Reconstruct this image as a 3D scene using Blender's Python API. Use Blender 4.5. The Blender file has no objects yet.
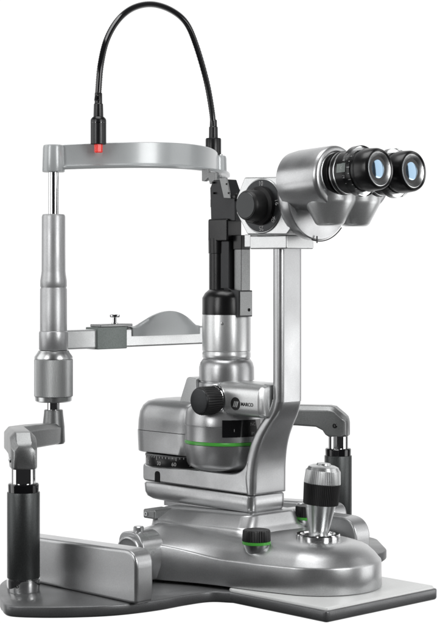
import bpy, bmesh, math, random
from mathutils import Vector, Matrix
random.seed(3)
S = 0.0012                     # one drawing unit in metres
PI = math.pi
scene = bpy.context.scene
C = scene.collection

# ------------------------------------------------------------------ frame
# X points to the examiner, Y across the headrest, Z up; 0 = top of base plate
RT = Vector((.695, .719, 0)); FW = Vector((-.719, .695, 0)); UP = Vector((0, 0, 1))
CAM = Vector((1282.8, -1205.2, 310)); F = 1660.0
def at(px, py, X=None, Y=None, Z=None):
    """point on a known plane (X, Y or Z constant) measured from the photograph"""
    d = FW + RT*((px-218.5)/F) + UP*((270-py)/F)
    if X is not None: t = (X-CAM.x)/d.x
    elif Y is not None: t = (Y-CAM.y)/d.y
    else: t = (Z-CAM.z)/d.z
    return CAM + d*t

# ------------------------------------------------------------------ materials
def mat(name, col, metal=0., rough=.4, flake=0., coat=0., bump=0., bscale=900, var=0., aniso=0., emit=None, spec=.5, ior=None, trans=0.):
    m = bpy.data.materials.new(name); m.use_nodes = True; ior = 1.12 if trans else None
    nt = m.node_tree; b = nt.nodes['Principled BSDF']; L = nt.links
    b.inputs['Base Color'].default_value = (*col, 1)
    b.inputs['Metallic'].default_value = metal
    b.inputs['Roughness'].default_value = rough
    b.inputs['Specular IOR Level'].default_value = spec
    b.inputs['Coat Weight'].default_value = coat
    b.inputs['Coat Roughness'].default_value = .12
    b.inputs['Anisotropic'].default_value = aniso
    if ior: b.inputs['IOR'].default_value = ior
    if trans: b.inputs['Transmission Weight'].default_value = trans
    if emit:
        b.inputs['Emission Color'].default_value = (*emit[0], 1); b.inputs['Emission Strength'].default_value = emit[1]
    tc = nt.nodes.new('ShaderNodeTexCoord')
    if flake or var:
        n = nt.nodes.new('ShaderNodeTexNoise'); n.inputs['Scale'].default_value = 800; n.inputs['Detail'].default_value = 2
        L.new(tc.outputs['Object'], n.inputs['Vector'])
        n2 = nt.nodes.new('ShaderNodeTexNoise'); n2.inputs['Scale'].default_value = 22; n2.inputs['Detail'].default_value = 5
        L.new(tc.outputs['Object'], n2.inputs['Vector'])
        r = nt.nodes.new('ShaderNodeMapRange'); L.new(n.outputs['Fac'], r.inputs['Value'])
        r.inputs['From Min'].default_value = .3; r.inputs['From Max'].default_value = .7
        r.inputs['To Min'].default_value = 1-flake; r.inputs['To Max'].default_value = 1+flake
        r2 = nt.nodes.new('ShaderNodeMapRange'); L.new(n2.outputs['Fac'], r2.inputs['Value'])
        r2.inputs['From Min'].default_value = .3; r2.inputs['From Max'].default_value = .7
        r2.inputs['To Min'].default_value = rough*(1-var); r2.inputs['To Max'].default_value = rough*(1+var)
        mx = nt.nodes.new('ShaderNodeVectorMath'); mx.operation = 'SCALE'
        mx.inputs[0].default_value = col; L.new(r.outputs[0], mx.inputs['Scale'])
        L.new(mx.outputs[0], b.inputs['Base Color']); L.new(r2.outputs[0], b.inputs['Roughness'])
    if bump:
        n = nt.nodes.new('ShaderNodeTexNoise'); n.inputs['Scale'].default_value = bscale; n.inputs['Detail'].default_value = 3
        L.new(tc.outputs['Object'], n.inputs['Vector'])
        bp = nt.nodes.new('ShaderNodeBump'); bp.inputs['Strength'].default_value = bump; bp.inputs['Distance'].default_value = .0004
        L.new(n.outputs['Fac'], bp.inputs['Height']); L.new(bp.outputs[0], b.inputs['Normal'])
    return m
M = dict(
    silver=mat('silver_paint', (.50,.505,.51), .86, .34, .07, .2, .08, 1100, .22),
    pale=mat('pale_silver_and_reflection', (.68,.69,.69), .78, .34, .07, .2, .10, 1600, .1),  # own tone of several parts; on the prism lobes a painted reflection
    dark_silver=mat('grey_paint', (.27,.275,.275), .8, .38, .12, .15, .12, 1500, .15),
    plate=mat('grey_plate_paint', (.17,.173,.176), .6, .42, .10, .2, .12, 1300, .2),
    pad=mat('pale_pad', (.80,.81,.80), .1, .4, .03, 0, .03, 900, .1),
    band=mat('band_plastic', (.46,.48,.485), .15, .30, .02, .4, .02, 600, .1),
    chrome=mat('chrome', (.80,.80,.80), 1., .07, 0, 0, 0, 900, 0),
    satin=mat('satin_steel', (.60,.61,.61), 1., .30, .04, 0, .03, 900, .2),
    black=mat('black_anodised', (.006,.006,.0065), .0, .30, .1, 0, .06, 1800, .15),
    gloss=mat('black_gloss', (.008,.008,.009), 0., .12, 0, .5),
    rubber=mat('black_rubber', (.008,.008,.0085), 0., .45, .1, 0, .15, 2000, .1),
    sleeve=mat('sleeve_leatherette', (.085,.09,.09), .75, .36, .15, 0, .35, 1700, .1),
    housing=mat('charcoal_housing', (.03,.031,.033), .4, .36, .1, 0, .08, 1700, .1),
    coupling=mat('coupling_grey', (.22,.245,.235), .4, .5, .15, 0, .25, 1500, .1),
    green=mat('green_ring', (.09,.46,.065), 0., .3, 0, .3),
    red=mat('red_lens', (.80,.02,.012), 0., .25, emit=((1,.03,.01), .25)),
    white=mat('white_marking', (.48,.48,.48), 0., .5),
    ink=mat('black_ink', (.012,.012,.012), 0., .4),
    lens=mat('coated_lens', (.34,.50,.66), .95, .10, 0, .5),
    knurl=mat('knurled_steel', (.50,.51,.51), .8, .42, .05, 0, .05, 900, .1),
    post=mat('post_paint', (.48,.485,.49), .72, .42, .08, .1, .08, 1100, .15),
    polished=mat('polished_shell', (.66,.66,.66), .9, .30, 0, 0, 0, 900, 0),
    knobface=mat('brushed_knob_face', (.05,.052,.053), .7, .30, .05, 0, .05, 1400, .1),
    dialgrey=mat('dark_dial', (.04,.042,.044), .7, .34, .05, 0, .05, 1400, .1),
    clear=mat('clear_ring', (.95,.96,.96), 0., .03, trans=1.),
    hole=mat('dark_hole', (.006,.006,.006), 0., .8),
)

# ------------------------------------------------------------------ object helpers
def link(name, me, m, parent=None, label=None):
    o = bpy.data.objects.new(name, me); C.objects.link(o)
    if m is not None: me.materials.append(M[m] if isinstance(m, str) else m)
    if parent is not None: o.parent = parent
    if label: o['label'] = label
    return o
def finish(name, bm, m, parent, smooth=35, bevel=0, seg=3, label=None):
    bmesh.ops.remove_doubles(bm, verts=bm.verts, dist=1e-4)
    bmesh.ops.recalc_face_normals(bm, faces=bm.faces)
    bmesh.ops.scale(bm, vec=(S,S,S), verts=bm.verts)
    me = bpy.data.meshes.new(name); bm.to_mesh(me); bm.free()
    for p in me.polygons: p.use_smooth = True
    me.set_sharp_from_angle(angle=math.radians(smooth))
    o = link(name, me, m, parent, label)
    if bevel:
        md = o.modifiers.new('edge', 'BEVEL'); md.width = bevel*S; md.segments = seg
        md.limit_method = 'ANGLE'; md.angle_limit = math.radians(38); md.harden_normals = True
    return o
def rings(bm, rs, cap0=True, cap1=True, closed=True):
    vs = [[bm.verts.new(p) for p in r] for r in rs]; n = len(rs[0])
    for a, b in zip(vs, vs[1:]):
        for i in range(n if closed else n-1):
            j = (i+1) % n
            try: bm.faces.new((a[i], a[j], b[j], b[i]))
            except ValueError: pass
    if cap0: bm.faces.new(vs[0][::-1])
    if cap1: bm.faces.new(vs[-1])
def frame(axis):
    a = Vector(axis).normalized()
    u = a.cross(UP) if abs(a.z) < .95 else Vector((1,0,0)); u = (u - a*u.dot(a)).normalized()
    return a, u, a.cross(u)
def lathe(bm, base, prof, axis=(0,0,1), n=64, knurl=None):
    """prof: list of (height along axis, radius)"""
    a, u, v = frame(axis); base = Vector(base); rs = []
    for k, (h, r) in enumerate(prof):
        ring = []
        for i in range(n):
            t = 2*PI*i/n; rr = max(r, .01)
            if knurl and knurl[0] <= h <= knurl[1]: rr += (knurl[2] if i % 2 else 0)
            ring.append(base + a*h + (u*math.cos(t)+v*math.sin(t))*rr)
        rs.append(ring)
    rings(bm, rs)
def box(bm, x0, x1, y0, y1, z0, z1):
    rings(bm, [[(x0,y0,z),(x1,y0,z),(x1,y1,z),(x0,y1,z)] for z in (z0, z1)])
def prism(bm, pts, a, b, ax='Y'):
    """2D outline (p,q) extruded between a and b along axis"""
    def P(p, q, t):
        return {'Y': (p,t,q), 'X': (t,p,q), 'Z': (p,q,t)}[ax]
    rings(bm, [[P(p,q,t) for p,q in pts] for t in (a, b)])
def rpoly(pts, rad, seg=6):
    """round the corners of a polygon; rad = number or list"""
    n = len(pts); out = []
    for i in range(n):
        p0, p1, p2 = Vector(pts[i-1]), Vector(pts[i]), Vector(pts[(i+1)%n])
        r = rad[i] if isinstance(rad, (list, tuple)) else rad
        if r <= 0: out.append(tuple(p1)); continue
        d0 = (p0-p1); d1 = (p2-p1); r0 = min(r, d0.length*.49, d1.length*.49)
        a = p1 + d0.normalized()*r0; c = p1 + d1.normalized()*r0
        for k in range(seg+1):
            t = k/seg; q = a*(1-t)**2 + p1*2*t*(1-t) + c*t*t
            out.append(tuple(q))
    return out
def spline(pts, n, closed=True):
    """Catmull-Rom through pts, n points per span"""
    out = []; m = len(pts); V = [Vector(p) for p in pts]
    for i in range(m if closed else m-1):
        p0 = V[(i-1)%m] if closed or i > 0 else V[0]*2-V[1]
        p1, p2 = V[i], V[(i+1)%m]
        p3 = V[(i+2)%m] if closed or i+2 < m else V[-1]*2-V[-2]
        for k in range(n):
            t = k/n
            out.append(.5*((2*p1)+(p2-p0)*t+(2*p0-5*p1+4*p2-p3)*t*t+(3*p1-p0-3*p2+p3)*t**3))
    if not closed: out.append(V[-1])
    return out
def inset(pts, d):
    """shift a CCW/any closed 2D outline inwards by d"""
    n = len(pts); A = sum(pts[i][0]*pts[(i+1)%n][1]-pts[(i+1)%n][0]*pts[i][1] for i in range(n)); s = 1 if A > 0 else -1
    out = []
    for i in range(n):
        t = Vector(pts[(i+1)%n][:2])-Vector(pts[i-1][:2])
        if t.length < 1e-6: out.append(Vector(pts[i][:2])); continue
        t.normalize(); out.append(Vector(pts[i][:2]) + Vector((-t.y, t.x))*d*s)
    return out
def tube(bm, path, r, n=16, caps=True, bumps=0):
    path = [Vector(p) for p in path]; rs = []; u = None
    for i, p in enumerate(path):
        t = (path[min(i+1, len(path)-1)]-path[max(i-1, 0)]).normalized()
        if u is None: u = t.cross(Vector((.3,.8,.1))).normalized()
        u = (u - t*u.dot(t)).normalized(); v = t.cross(u)
        rr = (r[i] if isinstance(r, list) else r) + (bumps if i % 2 else 0)
        rs.append([p + (u*math.cos(2*PI*k/n)+v*math.sin(2*PI*k/n))*rr for k in range(n)])
    rings(bm, rs, caps, caps)
def L_(name, base, prof, m, parent, axis=(0,0,1), n=64, smooth=35, knurl=None, bevel=0, label=None):
    bm = bmesh.new(); lathe(bm, base, prof, axis, n, knurl); return finish(name, bm, m, parent, smooth, bevel, label=label)
def B_(name, b, m, parent, bevel=1.2, seg=3, label=None):
    bm = bmesh.new(); box(bm, *b); return finish(name, bm, m, parent, 35, bevel, seg, label)
def P_(name, pts, a, b, m, parent, ax='Y', bevel=1., seg=3, label=None, smooth=35):
    bm = bmesh.new(); prism(bm, pts, a, b, ax); return finish(name, bm, m, parent, smooth, bevel, seg, label)
def cylp(h0, h1, r, e=.8):
    return [(h0, r-e), (h0+e*.3, r-e*.3), (h0+e, r), (h1-e, r), (h1-e*.3, r-e*.3), (h1, r-e)]
def text(name, s, loc, size, xdir, ydir, m, parent, rot=0, extrude=.15, bold=0.):
    cu = bpy.data.curves.new(name, 'FONT'); cu.body = s; cu.size = size*S; cu.extrude = extrude*S
    cu.align_x = 'CENTER'; cu.align_y = 'CENTER'; cu.offset = bold*S
    t = bpy.data.objects.new(name, cu); me = bpy.data.meshes.new_from_object(t); me.name = name
    bpy.data.objects.remove(t)
    X = Vector(xdir).normalized(); Yv = Vector(ydir).normalized(); Z = X.cross(Yv)
    R = Matrix((X, Yv, Z)).transposed().to_4x4() @ Matrix.Rotation(rot, 4, 'Z')
    me.transform(Matrix.Translation(Vector(loc)*S) @ R)
    return link(name, me, m, parent)
def screw(loc, r, axis, parent, h=1.2, m='satin'):
    bm = bmesh.new(); lathe(bm, loc, [(-2, r), (h*.6, r), (h, r*.8), (h, r*.42), (h*.1, r*.40)], axis, 24)
    return finish('screw', bm, m, parent)

# ================================================================== the instrument
root = bpy.data.objects.new('slit_lamp', None); C.objects.link(root); root.empty_display_size = .05
root['label'] = 'silver and black slit lamp with binocular eyepieces, headrest frame, joystick and looping black cable'
root['category'] = 'slit lamp'

# ---------------------------------------------------------------- base plate
near = [at(x, y, Z=0) for x, y in ((1,600),(9,605.5),(42,607),(83,606.5),(120,604.5),(158,600),(186,595),(210,591.8),(232,592.5),(325,612.5))]
near = [(p.x, p.y) for p in near]
cA = at(325, 612.5, Z=0); cB = at(436, 589.5, Z=0)
out = spline(near[:9], 8, closed=False)
out = [(p[0], p[1]) for p in out]
tongueX = 268
out += rpoly([out[-1], (tongueX, -88), (tongueX+2, 72), (146, 74)], [0, 5, 6, 0], 6)[1:]
out += [tuple(p) for p in [(138, 78), (128, 90), (118, 112), (110, 140), (104, 165), (99, 190)]]
out += rpoly([(99,190), (90,208), (25,264), (-10,252), (-60,212), (-85,150)], [0, 9, 30, 30, 30, 0], 6)[1:-1]
out += [(-85,-150)] + rpoly([(-85,-150), (-62,-208), (-14,-248), near[0]], [0, 30, 20, 0], 6)[1:-1]
bm = bmesh.new()
rings(bm, [[(p[0], p[1], z) for p in inset(out, d)] for z, d in ((-10.5, 1.5), (-9.5, .4), (-8.5, 0), (-1.3, 0), (-.4, .4), (0, 1.4))])
plate = finish('base_plate', bm, 'plate', root, 50)
pad_pts = rpoly([(134,-85),(266,-85),(267,70),(134,71)], [10,4,5,8], 6)
bm = bmesh.new()
rings(bm, [[(p[0], p[1], z) for p in inset(pad_pts, d)] for z, d in ((-.5,0),(1.6,0),(2.3,.6),(2.6,1.6))])
finish('slide_pad', bm, 'pad', plate, 50, label='pale grey pad on the front of the base plate')

# ---------------------------------------------------------------- guide rail covers
def rail(y0, y1, xe=126, h=50, r=17, xs=-70):
    pts = rpoly([(xs,.05),(xe,.05),(xe,h),(xs,h-6)], [0,0,r,14], 10)
    o = P_('guide_rail_cover', pts, y0, y1, 'silver', root, 'Y', 3.2, 5)
    return o
rail(-193, -171); rail(171, 193, 45)

# ---------------------------------------------------------------- lower posts, cranks
def lower_post(y):
    p = L_('lower_post', (0,y,0), cylp(13, 96, 15.8, .8), 'sleeve', root)
    L_('base_collar', (0,y,0), [(.05,15.4),(1.2,15.9),(12.2,15.9),(12.6,15.2),(13.4,15.2)], 'chrome', p)
    L_('top_collar', (0,y,0), [(95.5,13),(96,14.8),(103,15.0),(104.2,14.2),(104.6,12.6)], 'gloss', p)
    L_('shaft', (0,y,0), [(100,11.8),(121,11.8)], 'chrome', p)
    bm = bmesh.new(); a = Vector((.5,-.86,0)).normalized()
    lathe(bm, Vector((0,y,7))+a*15.6, [(0,1.6),(.8,1.5),(.8,.9),(.2,.8)], a, 16); finish('set_screw', bm, 'black', p)
    return p
lower_post(-227); lower_post(227)
def crank(s):
    y0, yu = 227*s, UPY*s
    d1 = Vector((-.86, -.51*s)); post = Vector((0, y0)); up = Vector((UPX, yu))
    def sect(c, d, w, z0, z1, ch):
        d = Vector((d[0], d[1], 0)).normalized(); sd = Vector((-d.y, d.x, 0)); c = Vector((c[0], c[1], 0))
        prof = [(-w, z0+1.5),(-w+1.5, z0),(w-1.5, z0),(w, z0+1.5),(w, z1-ch),(w-ch*.9, z1),(-w+ch*.9, z1),(-w, z1-ch)]
        return [c + sd*q + Vector((0,0,z)) for q, z in prof]
    secs = [sect(post+d1*t, d1, w, z0, z1, ch) for t, w, z0, z1, ch in
            ((-12.5,7.5,119,138,4),(-11,10.5,118.4,141,5),(-6.5,12.4,118,145,5.5),(3,12.6,118,152.5,5.5),(9,12.6,118,153.5,5.5),(12.5,12.5,120,153.5,5.5),(16,12.4,125,153.5,5.5),(24,12.3,129,153.5,5.5),(48,12.2,130,153.5,5.5))]
    bend = post+d1*62; d2 = (up-bend).normalized(); 
    secs.append(sect(bend, d1+d2, 12.4, 130, 153.5, 5.5))
    L2 = (up-bend).length
    for t, w, z0, z1, ch in ((L2*.35,12,129.5,152.5,5),(L2*.8,11.4,128.5,150.5,5),(L2+2,10.6,128.3,149.5,4),(L2+9,8,128.6,146,3)):
        secs.append(sect(bend+d2*t, d2, w, z0, z1, ch))
    bm = bmesh.new(); rings(bm, secs)
    o = finish('crank_arm', bm, 'dark_silver', root, 24, 2.2, 4)
    bm = bmesh.new()
    lathe(bm, (UPX,yu,0), [(127.6,8),(127.9,11),(130,12.2),(146,11.6),(160,10),(163,9.8),(163.5,9.2),(163.5,0)], n=48)
    finish('socket', bm, 'dark_silver', o)
    return o
UPX, UPY = -90, 119
ca = crank(-1); cb = crank(1)
screw(Vector((0,227,131))+Vector((-.0-.42*12.5*-1,-.908*12.5,0)), 2.8, Vector((.419,-.908,0)), cb, 1.0, 'black')
screw(Vector((-5.2,-238.4,127)), 2.6, Vector((-.419,-.908,0)), ca, 1.6)

# ---------------------------------------------------------------- upper posts
up_posts = []
for s in (-1, 1):
    y = UPY*s
    k_ = 1 if s < 0 else .6
    p = L_('upper_post', (UPX,y,0), [(h, r*k_) for h, r in [(226,14.6),(227,15.3),(244,15.3),(245.5,14.9),(246,14.2),(290,14.1),(291,13.5),(292,13.5),(293,14.0),(299,13.9),(306,12.8),(309,12.5),(366,12.3),(368,11.6),(368.6,10.5),(368.6,0)]], 'post', root)
    L_('sliding_rod', (UPX,y,0), [(365,5.6),(432,5.6)], 'chrome', p)
    L_('lower_shaft', (UPX,y,0), [(150,6.8),(228,6.8)], 'chrome', p)
    up_posts.append(p)
k = L_('height_knob', (UPX,-UPY,0), [(177.5,19.8),(178,20.3),(216,20.3),(216.6,19.6)], 'knurl', root, n=200, smooth=20, knurl=(177.9,216.1,-.35))
L_('knob_collar', (UPX,-UPY,0), [(216.2,17.5),(216.8,20.1),(219,20.1),(224,16.6),(225.4,16),(225.6,12)], 'satin', k)
L_('knob_foot', (UPX,-UPY,0), [(171.5,8),(171.8,17.6),(173,19.2),(177.2,19.6),(177.8,18.5)], 'satin', k)

# ---------------------------------------------------------------- chinrest
bar = P_('chinrest_bar', rpoly([(-UPY+6,226),(UPY-6,226),(UPY-6,246.5),(-UPY+6,246.5)], 0), -97, -83, 'pale', root, 'X', 2.2, 3)
Yf = lambda px, py, X=-80: (lambda p: (p.y, p.z))(at(px, py, X=X))
y0 = Yf(98,340)[0]; y1 = Yf(127.5,340)[0]
cl = B_('bar_clamp', (-101,-80.5,y0,y1,225,248.6), 'coupling', bar, .9)
B_('clamp_plate', (-100,-82,Yf(102,328)[0],Yf(134,328)[0],248.7,251.6), 'dark_silver', bar, .7)
yc = Yf(120.8,330)[0]
ts = L_('thumb_screw', (-90,yc,0), [(251.6,3.6),(253,3.6),(253.1,2.3),(258.6,2.3),(258.8,5.2),(259.4,5.6),(261.4,5.6),(261.8,5.1),(261.9,0)], 'chrome', bar)
# cup: tray with a domed examiner-side wall
dome = [Yf(px, py) for px, py in ((134,329),(140,325),(147,320),(154,315.5),(163,312),(172,311),(180,312.7),(188,317),(195,322.5),(201,329))]
dome = [(p[0], p[1]) for p in spline([(a,b,0) for a,b in dome], 4, closed=False)]
ya, yb = dome[0][0], dome[-1][0]
zt = Yf(134,336)[1]
bm = bmesh.new()
def wallx(y, zf, hz):
    t = (y-ya)/(yb-ya)*2-1
    return -80 - 10*abs(t)**2.5 - (hz)*5
N = len(dome); front = []; rs = []
for i, (y, z) in enumerate(dome):
    t = (y-ya)/(yb-ya)*2-1; x0 = -76.5 - 5*abs(t)**3
    zb = 246.8
    h = max(z-zb, 1.0)
    rs.append([(x0, y, zb-9), (x0, y, zb), (x0-1.2, y, zb+h*.6), (x0-3.5, y, zb+h), (x0-6.0, y, zb+h+.2), (x0-7, y, zb+h*.7), (x0-8.5, y, zb+1.5), (x0-38+8*abs(t)**3, y, zb+.8), (x0-38+8*abs(t)**3, y, zb-3), (x0-8, y, zb-3), (x0-5,y,zb-9)])
rings(bm, rs)
finish('chin_cup', bm, 'band', bar, 50)

# ---------------------------------------------------------------- forehead band
bm = bmesh.new(); pathb = []
for i in range(61):
    t = i/60*2-1; Yv = math.sin(t*PI/2)*(UPY-1)
    X = UPX + 2 + 68*(1-(abs(Yv)/(UPY-1))**2.0)
    pathb.append((X, Yv))
rs = []
for i, (x, y) in enumerate(pathb):
    a = Vector(pathb[max(i-1,0)]); b = Vector(pathb[min(i+1,60)]); t = (b-a).normalized(); nrm = Vector((t.y,-t.x))
    e = 1-(abs(y)/(UPY))**2
    zt_, zb_ = 440.5+4.5*e, 415.5+3*e
    g = max(0, min(1, (y-20)/60)); lip = (4.5+9*g*g*(3-2*g))*min(1, e*7)
    prof = [(0, zt_), (-.6, zt_+.6),(-2.6, zt_+.6), (-3.2, zt_), (-3.2, zb_), (-2.6, zb_-.5), (lip*.95, zb_-.5), (lip+.3, zb_+.3), (lip+.3, zb_+2.6), (lip*.6, zb_+3.4), (.6, zb_+4.2), (.2, zb_+6)]
    rs.append([(x+nrm.x*q, y+nrm.y*q, z) for q, z in prof])
rings(bm, rs)
band = finish('forehead_band', bm, 'band', root, 40)
for s in (-1, 1):
    y = UPY*s
    bm = bmesh.new()
    rings(bm, [[(UPX + (r*(1.0))*math.cos(a), y + r*math.sin(a), z) for a in [2*PI*i/48 for i in range(48)]] for z, r in ((412.5,10.6),(413,11.6),(414,11.9),(438,11.2),(440.6,10.6),(441.4,9.2))])
    finish('band_socket', bm, 'band', band)

# fixation lamp, cable and its plugs
fx = Vector((-49,-92,0))
pl = L_('fixation_lamp', fx, [(441,7.4),(441.6,8.2),(466,8.2),(467.6,7.8),(469.6,6),(470,4)], 'black', root)
L_('lamp_groove', fx, [(463.0,8.35),(464.0,8.35)], 'gloss', pl)
L_('red_light', fx, [(432.5,3.8),(433.2,4.3),(441.2,4.4)], 'red', pl, n=8, smooth=20)
L_('strain_relief', fx, [(469,5.0),(470,5.2),(483,4.8),(484,4.0),(494,3.9),(495,3.4)], 'black', pl)
px_ = [(97.3,101),(98.3,92),(100.6,65.5),(106.6,40),(118,20),(133.3,7.8),(152,4.2),(171,10),(186,22.7),(196,45),(206.3,80.6),(212,112),(213.3,130)]
rp = Vector((-92.5, 116, 0))
pth = []
for i, (x, y) in enumerate(px_):
    t = (x-97.3)/(213.3-97.3)
    # vertical plane through both plugs
    d = FW + RT*((x-218.5)/F) + UP*((270-y)/F)
    A = Vector((fx.x, fx.y, 0)); Bv = Vector((rp.x, rp.y, 0)); n_ = (Bv-A).cross(UP)
    tt = (A-CAM).dot(n_)/d.dot(n_); pth.append(CAM+d*tt)
pth = spline(pth, 22, closed=False)
bm = bmesh.new(); tube(bm, pth, 3.2, 14, bumps=.3)
cable = finish('light_cable', bm, 'gloss', root, 60)
rt_ = L_('cable_plug', rp, [(442,6),(442.5,9),(460,9),(461.4,8.4),(461.6,5.2),(474,5.0),(475,4.2),(482,4),(483,3)], 'black', cable)
L_('plug_tip', rp+Vector((5,5,0)), [(425,4.4),(438,4.4),(438.4,3.6),(443,3.6)], 'satin', cable)

# ---------------------------------------------------------------- carriage (slides on the plate)
nose = [(183+64*math.cos(a), -8+62*math.sin(a)) for a in [math.radians(-78+i*12) for i in range(13)]]
half = [(165,-77),(138,-82),(98,-92),(56,-108),(30,-111),(6,-103),(-12,-82),(-20,-45),(-21,0),(-20,45),(-12,82),(6,102),(30,108),(56,104),(98,86),(138,68),(168,59)]
ol = [(p[0], p[1]) for p in spline([(a,b,0) for a,b in nose[::1]+half[::-1]], 7)]
levels = [((3,1.2),(3,1.2)),((3.6,.3),(3.6,.3)),((4.5,0),(4.5,0)),((27.5,.6),(37,.8)),((28.6,1.0),(38.2,1.3)),((29.8,2.2),(39.4,3)),((35,6.5),(43,11)),((39.5,11.5),(46,19)),((43,17.5),(48.8,27)),((45.2,24),(51,33)),((46.2,29),(52,38))]
bm = bmesh.new(); rs = []
for (za, da), (zb, db) in levels:
    r = []; I0, I1 = inset(ol, da), inset(ol, db)
    for q, p0, p1 in zip(ol, I0, I1):
        w = max(0, min(1, (135-q[0])/85)); w = w*w*(3-2*w)
        p = p0.lerp(p1, w); r.append((p.x, p.y, za+(zb-za)*w))
    rs.append(r)
last = rs[-1]
for f in (.25, .6, 1.):
    r = []
    for x, y, z in last:
        sx = max(45, min(178, x)); xx = x+(sx-x)*f
        w = max(0, min(1, (135-xx)/85)); w = w*w*(3-2*w)
        r.append((xx, y*(1-f), z+(46.8+(53-46.8)*w-z)*f))
    rs.append(r)
rings(bm, rs, True, False)
car = finish('carriage', bm, 'silver', root, 32)
# saddle, loft of rounded outlines
def outline(ps, rad, z): return [(p[0], p[1], z) for p in rpoly(ps, rad, 7)]
bm = bmesh.new()
def sad(x0, ya, xm, ym, x1, y1): return [(x0,-ya),(xm,-ym),(x1,-y1),(x1,y1),(xm,ym),(x0,ya)]
def sadl(x0, ya, xm, ym, x1, y1, rad, z0, z1):
    return [(p[0], p[1], z0+(z1-z0)*max(0, min(1, (p[0]-x0)/(x1-x0)))) for p in rpoly(sad(x0,ya,xm,ym,x1,y1), rad, 7)]
rr_ = [16,20,13,13,20,16]
rings(bm, [sadl(0,70,40,72,124,46, rr_, 44, 42), sadl(0,67,40,69,121,43, rr_, 53.5, 49.5), sadl(1,65,40,66,119.6,40, rr_, 55.6, 51.2),
           sadl(2,63,40,64,118.8,38, rr_, 56.2, 53), sadl(-6,50,40,48,117.8,35, rr_, 61.5, 63.5), sadl(-5,47,40,45,116.5,33, rr_, 62.8, 65.2), sadl(-3,42,40,40,113,29, rr_, 63.4, 65.9)])
finish('saddle', bm, 'silver', car, 40)
P_('neck_block', rpoly([(-30,-20),(100,-20),(100,20),(-30,20)], 6), 60, 68, 'silver', car, 'Z', 0)
# side wings with the roller hubs
for s in (-1, 1):
    bm = bmesh.new()
    ys = sorted((s*100, s*128))
    pts = rpoly([(22,3),(58,3),(64,20),(62,42),(50,52),(26,50)], [2,3,8,12,12,10], 6)
    prism(bm, pts, ys[0], ys[1], 'Y')
    w = finish('roller_housing', bm, 'silver', car, 40, 3, 4)
    L_('roller_hub', (43, s*127, 29), [(0,18.5),(3,18.5),(4,17.5),(4.4,16),(3.8,14.5),(3.8,6),(4.6,5.5),(4.6,0)], 'silver', w, axis=(0,s,0))
    L_('top_pin', (44, s*118, 0), [(46,5.2),(55,5.2),(56,4.2),(56,0)], 'silver', w)
bk = B_('stop_bracket', (-4,14,-70,-44,54,63.5), 'dark_silver', car, 1.8)
screw(Vector((1.5,-70,58.8)), 2.6, (0,-1,0), bk, 1.2)

P_('side_cover', rpoly([(20,3),(138,3),(138,50),(20,50)], [0,0,30,12], 12), 101, 124, 'silver', car, 'Y', 2.5, 4)
# lock knobs
def lock(x, y, z):
    o = L_('lock_knob', (x,y,0), [(z+5.6,13.2),(z+6,13.9),(z+15.2,13.5),(z+16.6,12.6),(z+17,10.5),(z+16.6,8.5),(z+16.8,0)], 'rubber', car, n=72, smooth=25, knurl=(z+5.9,z+15.3,-.7))
    L_('green_ring', (x,y,0), [(z+2.6,12.6),(z+3,13.9),(z+5.4,13.9),(z+5.8,13)], 'green', o)
    L_('knob_base', (x,y,0), [(z-9,7),(z-4,10.5),(z+2.7,13.2)], 'satin', o)
lock(153, -62, 42); lock(114, 54, 50)

# joystick
jb = at(318, 538, Z=46.3); jb.z = 0
L_('joystick_ring', jb, [(46,21),(46.2,21.8),(49.8,21.8),(50.8,21),(50.8,17.6),(49.2,16.6),(48.6,12),(48.6,0)], 'chrome', car)
jt = Vector((.055,.055,1))
j = L_('joystick', jb+Vector((0,0,46)), [(2,9.6),(6,9.7),(33,15.0),(34.5,15.8)], 'satin', root, axis=jt)
L_('grip_band', jb+Vector((0,0,46)), [(33.5,16.4),(34,17.4),(54,18.2),(54.4,17.8)], 'rubber', j, axis=jt, n=120, smooth=20, knurl=(33.9,54.1,-.5))
L_('grip_cap', jb+Vector((0,0,46)), [(54.2,17.6),(54.6,18.2),(67,17.2),(67.4,16.8)], 'knurl', j, axis=jt, n=120, smooth=20, knurl=(54.5,67.1,-.55))
L_('cap_top', jb+Vector((0,0,46)), [(67,16.6),(70.6,14.6),(72,11.5),(72.3,8),(72.3,7.4),(74,6.6),(74.4,5),(74.4,0)], 'satin', j, axis=jt)

# ---------------------------------------------------------------- turntable slab and L-shaped column arm
bm = bmesh.new()
sl = lambda x0,x1,w,r,z: [(p[0],p[1],z) for p in rpoly([(x0,-w),(x1,-w),(x1,w),(x0,w)], r, 8)]
rings(bm, [sl(-36,108,22,7,65.2), sl(-45,109,24,8,66.2), sl(-52,109.5,25,8,68.6), sl(-55,110,25.5,8,73), sl(-56,110,25.5,8,81.5), sl(-55,109,24.5,8,82.8)])
slab = finish('turntable', bm, 'silver', root, 40)
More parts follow.
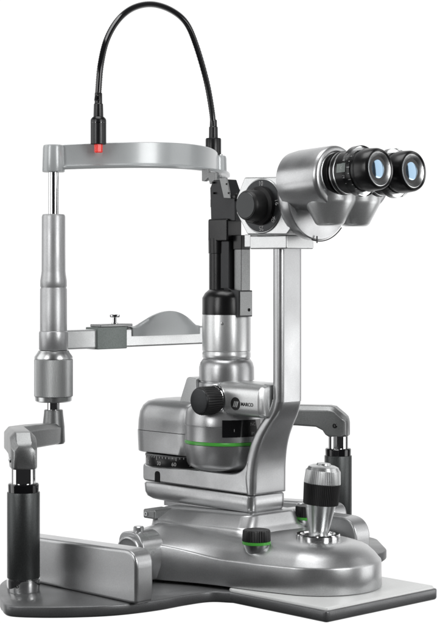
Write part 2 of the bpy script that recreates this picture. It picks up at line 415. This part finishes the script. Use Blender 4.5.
# column: stack of rounded rectangles following the bent arm (X back, X front, half width, z)
colp = [(101,111.0,25.0,84),(99.5,111.4,25.2,86),(97,111.8,25.0,100),(97.5,112.4,24.6,110),(99,113.8,24.0,120),(102,116.5,23.0,131),(106,121,21.6,142),(112,127.5,20.0,153),(119,134.5,18.4,163),(124.5,139,17.2,172),(127.6,141.2,16.6,181),(128.4,141.8,16.5,192),(128.6,141.8,16.5,331)]
zz = []
V4 = spline([(a,b,c) for a,b,c,d in colp], 4, closed=False); V1 = spline([(d,0,0) for a,b,c,d in colp], 4, closed=False)
bm = bmesh.new(); rs = []
for v, w in zip(V4, V1):
    rs.append([(p[0],p[1],w.x) for p in rpoly([(v.x,-v.z),(v.y,-v.z),(v.y,v.z),(v.x,v.z)], 6.2, 7)])
rings(bm, rs)
colm = finish('column', bm, 'silver', root, 45)
ft = P_('foot', rpoly([(-56,84),(104,84),(104,121),(97,108.5),(84,103),(-56,103)], [5,0,0,14,14,5], 8), -24.6, 24.6, 'silver', colm, 'Y', 2, 3)
# slot on the foot
P_('slot', rpoly([(-36,84.3),(-28,84.3),(-28,96),(-36,96)], [0,0,4,4], 5), -25.0, -20, 'hole', colm, 'Y', 0)

# dial disc with scale
dc = Vector((-9,0,0))
dial = L_('scale_dial', dc, cylp(103.5, 115.5, 46.2, .6), 'black', root, n=128)
L_('dial_rim', dc, [(103.1,44),(103.2,47),(104.2,47.2),(104.4,45)], 'satin', dial, n=128)
for i, lab in enumerate(['0','30','60','90','120']):
    a = math.radians(-109 + i*23)
    nrm = Vector((math.cos(a), math.sin(a), 0)); tan = Vector((-math.sin(a), math.cos(a), 0))
    text('dial_number', lab, dc+nrm*46.4+Vector((0,0,108)), 5.4, tan, UP, 'white', dial)
bm = bmesh.new()
for i in range(72):
    a = 2*PI*i/72; nrm = Vector((math.cos(a), math.sin(a), 0)); tan = Vector((-nrm.y, nrm.x, 0)); h = 3.6 if i%6 == 0 else 1.8
    p = dc+nrm*46.0+Vector((0,0,115.3))
    rings(bm, [[p-tan*.3, p+tan*.3, p+tan*.3+nrm*.6, p-tan*.3+nrm*.6], [q-Vector((0,0,h)) for q in (p-tan*.3, p+tan*.3, p+tan*.3+nrm*.6, p-tan*.3+nrm*.6)]])
finish('dial_ticks', bm, 'white', dial)

# rear housing
bm = bmesh.new()
rh = lambda x0,x1,w,r,z: [(p[0],p[1],z) for p in rpoly([(x0,-w),(x1,-w),(x1,w),(x0,w)], r, 8)]
rings(bm, [rh(-62.4,30,32.4,20,116), rh(-63.6,30,33.6,21,117), rh(-64,30,34,21,128), rh(-64.3,30,34.2,21,139)], True, True)
hs = finish('rear_housing', bm, 'silver', root, 45)
bm = bmesh.new()
rings(bm, [rh(-63.8,30,34,21,139.6), rh(-63.2,30,33.8,21,150), rh(-61.2,30,33.0,20,159), rh(-58,29,31,19,165.5), rh(-53,27,27.5,17,170), rh(-45,24,22,14,172.3), rh(-35,22,17,8,172.8)])
finish('housing_cap', bm, 'silver', hs, 45)

# ---------------------------------------------------------------- illumination tower
TX = 48.0; T = Vector((TX,0,0))
drum = L_('tower_drum', T, [(134.2,42.6),(134.6,43.2),(149.6,43.4),(150,42.9),(150.6,42.9),(151,43.4),(163,42.4),(166,41),(170,37),(172,34)], 'silver', root, n=96)
L_('lower_cup', T, [(104,30),(106,36),(108.5,40),(112,41.6),(130.6,43.0),(131,42.4)], 'silver', drum, n=96)
L_('green_ring', T, [(130.8,42.4),(131.2,43.6),(133.4,43.6),(134.3,42.8)], 'green', drum, n=96, label='bright green ring around the tower drum')
P_('cheek', rpoly([(-2,136),(26,136),(26,197),(11,198.5),(-1,171)], [2,0,0,4,6], 5), -22, 22, 'pale', drum, 'Y', 2)
# window with markings, a curved panel on the drum
bm = bmesh.new(); rs = []
for z in (140.2, 157.6):
    rs.append([T + Vector((math.cos(a), math.sin(a), 0))*r + Vector((0,0,z)) for r, seq in ((43.9, range(17)), (42, range(16,-1,-1))) for a in [math.radians(-50+ k*(58/16)) for k in seq]])
rings(bm, rs)
win = finish('scale_window', bm, 'gloss', drum)
for (deg, z, s, sz) in ((-6.5,153,'NC',4.6),(-6.5,143.5,'M',4.6),(-34,147,'I',4)):
    a = math.radians(deg); nrm = Vector((math.cos(a), math.sin(a), 0)); tan = Vector((-nrm.y, nrm.x, 0))
    text('window_mark', s, T+nrm*44.0+Vector((0,0,z)), sz, tan, UP, 'white', win)
# neck and silver barrel
neck = L_('tower_neck', T, [(170,29),(192,29),(193.5,28.6),(194,27.4),(195.4,27.4),(196,28.8),(209,28.6),(214,27.2),(217.6,24.6),(218.6,22)], 'silver', drum, n=80)
L_('lamp_barrel', T, [(218,24.2),(219,24.8),(219.8,25.2),(224,25.2),(224.6,24.8),(226,24.8),(226.6,25.3),(263,25.3),(264,24.9)], 'pale', drum, n=80)
screw(T+Vector((math.cos(-.95)*25.2, math.sin(-.95)*25.2, 255)), 1.5, (math.cos(-.95), math.sin(-.95), 0), drum, .3)

# cross housing with the maker's mark
bm = bmesh.new(); rs = []
def chs(x, k):   # rounded section in YZ
    w, z0, z1 = 31*k, 179-17*k, 179+17.5*k
    return [(x, p[0], p[1]) for p in rpoly([(-w,z0),(14*k,z0),(14*k,z1),(-w,z1)], [11*k,11*k,15*k,15*k], 8)]
for x, k in ((57,.80),(58,.9),(61,.97),(65,1),(100,1),(124,1.0),(126.5,.9)): rs.append(chs(x, k))
rings(bm, rs)
xh = finish('cross_housing', bm, 'pale', root, 40)
# emblem: black disc with slanted bars, and word
ec = at(235.5, 403.8, Y=-31)
em = L_('emblem_disc', ec, [(0,6.6),(.25,6.6),(.25,0)], 'ink', xh, axis=(0,-1,0), n=40)
bm = bmesh.new()
for k in range(3):
    x = -2.6+k*2.3
    prism(bm, [(ec.x+x-.7+0, ec.z-3.4),(ec.x+x+.6, ec.z-3.4),(ec.x+x+2.6, ec.z+2.0),(ec.x+x+2.0,ec.z+2.8),(ec.x+x+1.3, ec.z+2.4)], -31.7, -31.2, 'Y')
finish('emblem_bars', bm, 'pale', em, 10)
wl = at(247, 404.8, Y=-31)
text('maker_name', 'MARCO', (wl.x, -31.1, wl.z), 4.9, (1,0,0), UP, 'ink', xh, bold=.10)
# focusing knob (black)
kb = at(215.5, 400, Y=-31)
kn = L_('focus_knob', kb, [(2.5,13.5),(3,14.4),(20,14.6),(22.2,13.6),(23,12),(23.2,0)], 'rubber', root, axis=(0,-1,0), n=72, smooth=25, knurl=(2.9,20.1,-.6))
L_('knob_face', kb, [(22.9,12.6),(23.6,12.2),(23.9,11),(23.7,0)], 'dialgrey', kn, axis=(0,-1,0))
L_('knob_ring', kb, [(-4,11),(-2,15.2),(1,15.2),(2,14.2),(2.6,12)], 'chrome', kn, axis=(0,-1,0))
L_('knob_shaft', kb+Vector((0,6,0)), [(-20,10),(4,10)], 'satin', kn, axis=(0,-1,0), n=32)

# black lamp barrel, tube, prism housing
lamp = L_('lamp_housing', T, [(263.5,24.6),(264,25.3),(281,25.3),(286,22.5),(289.5,18.5),(290,15)], 'black', root, n=80)
tc_ = Vector((TX-9, 0, 0))
L_('lamp_tube', (TX-9+2,-3,0), [(286,11.2),(327,11.2),(327.5,11.8),(343,12)], 'black', lamp)
B_('tube_cover', (TX-10, TX+14, -10, 10, 290, 343), 'housing', lamp, 1.5)
def pxZ(pts, Y): return [(lambda p: (p.x, p.z))(at(a, b, Y=Y)) for a, b in pts]
B_('upper_block', (TX-14, TX+15, -14, 8, 339.5, 363), 'black', lamp, 2)
head = P_('prism_head', pxZ([(210.8,221),(209.8,188),(213,180),(225,179),(228,188),(234.5,199),(235,221)], -10), -10, 7, 'housing', lamp, 'Y', 1)
P_('prism_plate', pxZ([(219.5,178),(226.5,177.5),(230.8,198.5),(224,198)], -12), -12.5, -10.3, 'dark_silver', head, 'Y', .5)
for (a, b) in ((212.5,182.5),(226.5,184),(228.5,193),(213,193)):
    q = at(a, b, Y=-12.6); screw(q, 1.1, (0,-1,0), head, .4, 'black')
P_('mirror_fin', pxZ([(203,169),(209,169),(209.6,172),(216,172.5),(216,184),(211,184),(209.5,178),(206,181.5),(203,181)], 4), 2, 6, 'dark_silver', head, 'Y', .6)
L_('pivot_knob', at(233.5,197,Y=-6), [(0,4.5),(7,4.5),(8,3.5),(8,0)], 'black', head, axis=(1,0,0), n=32)
L_('head_rod', (lambda p: (p.x,p.y,0))(at(214,175,Y=2)), [(376,3.8),(384,3.8)], 'black', head, n=24)
# support rail in front of the tube
x0 = 73
B_('support_rail', (64, 74.5, -5, 8.5, 288, 341), 'dark_silver', lamp, .8)
B_('rail_stop', (63, 75.6, -6, 7.5, 331, 346), 'black', lamp, .8)
P_('support_box', rpoly([(54,262),(76,262),(76,289),(66,289.5),(54,294)], .8), -9.8, 9.8, 'housing', lamp, 'Y', 1)
B_('box_lit_face', (76, 77, -8.8, 8.8, 263, 288), 'dark_silver', lamp, .5)  # lighter grey sheet paints in the light on this side of the box
L_('box_hole', (76.9,4,269), [(0,1.7),(.4,1.7),(.4,0)], 'hole', lamp, axis=(1,0,0), n=20)

# ---------------------------------------------------------------- microscope head
head_b = B_('carrier_block', (101.5,153,-20,20,331,344.6), 'pale', root, 1.6)
B_('carrier_step', (92,101,-18,18,333,346), 'pale', head_b, 1)
oct_px = [(236.3,213),(236.3,198),(244.2,177.2),(284,176.5),(290,180),(290,230),(286.5,234.5),(247,234.5)]
drumb = P_('magnification_drum', pxZ(oct_px, -30), -30, 26, 'pale', root, 'Y', 1.6, 3)
dcn = at(262.3, 205.8, Y=-30)
L_('dial_rim', dcn, [(-1,27.6),(.8,27.4),(1.4,26.6)], 'satin', drumb, axis=(0,-1,0), n=96)
md = L_('magnification_dial', dcn, [(0,26.2),(1.9,26.2),(2.1,25),(2.1,20),(2.3,0)], 'dialgrey', drumb, axis=(0,-1,0), n=96)
for s, th in (('10',90),('16',8),('25',-88),('40',-38)):
    a = math.radians(th); p = dcn + Vector((math.cos(a)*22.0, -2.15, math.sin(a)*22.0))
    text('dial_number', s, p, 6.6, (1,0,0), UP, 'white', md, rot=a-PI/2)
bm = bmesh.new()
for k in range(3):
    a = math.radians((90,-14,-62)[k]); 
mk = L_('magnification_knob', dcn, [(2,19.4),(6,19.0),(8,15.8),(20,15.2),(22,14.6),(23.4,13.4),(23.6,0)], 'rubber', drumb, axis=(0,-1,0), n=64)
P_('knob_bar', [(dcn.x-4+12*math.cos(0.9)*k1, dcn.z+k2) for k1,k2 in ((-1,-16),(.4,-18),(1.8,-12),(1.8,8),(.5,17),(-.6,15))], dcn.y-13, dcn.y-3, 'rubber', mk, 'Y', 1)
L_('knob_face', dcn, [(23.3,13.0),(24,12.4),(24.0,0)], 'knobface', mk, axis=(0,-1,0))

# body
hz = 383
bm = bmesh.new()
def ring_yz(x, cy, cz, ry, rz, n=64, pw=2.0):
    out = []
    for i in range(n):
        t = 2*PI*i/n; c, s_ = math.cos(t), math.sin(t)
        out.append((x, cy+ry*math.copysign(abs(c)**(2/pw), c), cz+rz*math.copysign(abs(s_)**(2/pw), s_)))
    return out
rings(bm, [ring_yz(x,0,cz,ry,rz) for x,ry,rz,cz in ((160,38,38,384),(161,41,41,384),(163.5,43.3,43.3,384),(167,44.2,44.2,383.6),(177,44.6,44.4,383.6),(178.5,44.2,43.6,384),(179,43,42,385),(179.5,42,38,389),(184,46,32,395),(194,48,30,396),(206,44,28,397),(210,30,20,398))])
hb = finish('microscope_body', bm, 'silver', root, 34)
for s in (-1, 1):
    bm = bmesh.new(); cy = 24.5*s
    rings(bm, [ring_yz(x,cy+dy*s,cz,r,r) for x,r,cz,dy in ((170,28,397,0),(180,29.5,397.2,0),(219,29.8,399,0),(222.5,29.2,399.4,0),(224,27.8,399.6,0),(224.2,24,400,0),(221,22.5,400,0))])
    pt = finish('prism_tube', bm, 'silver', hb, 50)
    bm = bmesh.new()
    lathe(bm, (209, s*18.5, 0), [(352.4,0),(352.6,10),(353.2,12),(355,14),(374,24),(377,24.8),(392,25)], n=72)
    finish('prism_lobe', bm, 'pale', hb, 40)  # white reflection on the lobes is put into the pale colour
# thin black line added to draw the body disc's dark lower outline, with a pin
tube(bm := bmesh.new(), [(178.5, 45.2*math.sin(a), 383.6-45.2*math.cos(a)) for a in [math.radians(-14+i*4) for i in range(16)]], .55, 8)
finish('lip_outline', bm, 'black', hb)
B_('lip_pin', tuple([at(317,240,Y=-6).x-.5, at(317,240,Y=-6).x+.5, -6.5, -5.5, at(317,243,Y=-6).z, at(317,236,Y=-6).z]), 'black', hb, 0)

# eyepieces
def eyepiece(s):
    base = Vector((226, 24.5*s, 401.5)); ax = Vector((1, 0, .055))
    e = L_('eyepiece', base, [(-3,20),(0,20.6),(2,20.8),(3.6,20.8),(4,19.6),(6,19.6),(6.4,20.8),(9.6,20.8),(10,19.4),(12,19.2),(12.6,20.2),(30,19.6),(31,18.6),(34,18.6),(35,19.8),(38,20.4),(49,19.6),(51.5,18.6),(52.2,17.7),(51.6,16.6),(49,16.3)], 'black', root, axis=ax, n=96)
    L_('groove_ring', base, [(6.3,20.6),(6.6,21.0),(7.4,21.0),(7.8,20.6)], 'satin', e, axis=ax, n=96)
    L_('groove_ring', base, [(10.2,19.6),(10.5,20.4),(11.6,20.4),(12,19.6)], 'satin', e, axis=ax, n=96)
    L_('rear_ring', base, [(-6,20.4),(-5.4,21.2),(-3,21.2),(-2.6,20.4)], 'satin', e, axis=ax, n=96)
    L_('collar', base, [(24,19.2),(24.2,23.2),(25,24),(31,24),(31.6,23.4),(32,19.2)], 'clear', e, axis=ax, n=96)
    L_('lens_seat', base, [(48,16.4),(51.0,16.3),(51.2,15.6),(48.6,11.4),(47.6,10.8)], 'satin', e, axis=ax, n=96)
    L_('lens', base, [(47,11.4),(48.0,10.8),(49.0,8.6),(49.7,5.6),(50.0,2.4),(50.05,0)], 'lens', e, axis=ax, n=64)
    # dioptre scale
    a, u, v = frame(ax)
    def onb(deg, h, r):
        t = math.radians(deg); n_ = Vector((0, -math.cos(t), math.sin(t))); n_ = (n_ - a*n_.dot(a)).normalized()
        return base + a*h + n_*r, n_, a.cross(n_)*-1
    p, n_, t_ = onb(8, 21, 19.95)
    bm = bmesh.new()
    q = [p+a*i*5.5+t_*k*4.2 for i, k in ((-1,-1),(1,-1),(1,1),(-1,1))]
    rings(bm, [q, [w+n_*.45 for w in q]]); finish('scale_patch', bm, 'coupling', e)
    bm = bmesh.new()
    for k in range(-4, 6):
        p, n_, t_ = onb(8+k*17, 29.0, 19.5); w = 1.9 if k%2 == 0 else 1.1
        q = [p+a*i*w*.7+t_*kk*.35 for i, kk in ((-1,-1),(1,-1),(1,1),(-1,1))]
        rings(bm, [q, [z+n_*.3 for z in q]])
    finish('scale_ticks', bm, 'white', e)
    for sx, dg, hh in (('0',8,21.5),('+',48,24),('-',-34,24),('2',-16,24),('4',28,24)):
        p, n_, t_ = onb(dg, hh, 20.2 if sx != '0' else 20.5)
        text('dioptre_mark', sx, p, 4.2, a, n_.cross(a), 'white', e)
    return e
eyepiece(-1); eyepiece(1)

# ================================================================== world, lamps, camera
W = bpy.data.worlds.new('World'); scene.world = W; W.use_nodes = True
nt = W.node_tree; bg = nt.nodes['Background']
tc = nt.nodes.new('ShaderNodeTexCoord')
vm = nt.nodes.new('ShaderNodeVectorMath'); vm.operation = 'DOT_PRODUCT'; vm.inputs[1].default_value = FW
nt.links.new(tc.outputs['Generated'], vm.inputs[0])
cr = nt.nodes.new('ShaderNodeValToRGB'); e = cr.color_ramp
mr = nt.nodes.new('ShaderNodeMapRange'); mr.inputs['From Min'].default_value = -1; mr.inputs['From Max'].default_value = 1
nt.links.new(vm.outputs['Value'], mr.inputs['Value']); nt.links.new(mr.outputs[0], cr.inputs[0])
e.elements[0].position = .45; e.elements[0].color = (.02,.02,.021,1)
e.elements[1].position = .93; e.elements[1].color = (1.0,1.0,1.0,1)
m_ = e.elements.new(.72); m_.color = (.10,.10,.103,1)
nt.links.new(cr.outputs[0], bg.inputs['Color']); bg.inputs['Strength'].default_value = 1.05

def area(name, right, dist, up, size, power, target=(40,-20,230), sy=None):
    """softbox at (right, toward-camera distance, up) of the instrument"""
    d = bpy.data.lights.new(name, 'AREA'); d.shape = 'RECTANGLE'; d.size = size*S; d.size_y = (sy or size)*S; d.energy = power
    o = bpy.data.objects.new(name, d); C.objects.link(o)
    p = (Vector((40,-20,0)) + RT*right - FW*dist + UP*up)
    o.location = p*S
    o.rotation_euler = ((Vector(target)-p)*S).to_track_quat('-Z', 'Y').to_euler()
    return o
area('softbox_left', -950, 40, 520, 700, 3.3, sy=620, target=(60,-20,360))
area('low_box_left', -950, 150, 40, 500, 1.1, sy=260, target=(60,-20,100))
area('softbox_right', 1000, 20, 520, 620, 2.7, sy=760, target=(100,0,360))
area('key_right', 800, 900, 620, 420, 11, sy=700, target=(100,0,230))
area('key_left', -800, 800, 620, 300, 5, sy=600, target=(40,0,230))
area('low_box_right', 1000, 60, 60, 500, 1.5, sy=300, target=(100,0,120))
area('softbox_top', -100, 150, 1300, 800, 9, sy=600)

cd = bpy.data.cameras.new('camera'); co = bpy.data.objects.new('camera', cd); C.objects.link(co)
co.location = CAM*S
co.rotation_euler = Matrix((RT, UP, -FW)).transposed().to_euler()
cd.sensor_fit = 'HORIZONTAL'; cd.sensor_width = 36; cd.lens = 36*F/437
cd.shift_y = -41.5/437; cd.clip_start = .05; cd.clip_end = 100
scene.camera = co
scene.view_settings.view_transform = 'Standard'; scene.view_settings.look = 'None'
scene.view_settings.exposure = 0; scene.view_settings.gamma = 1
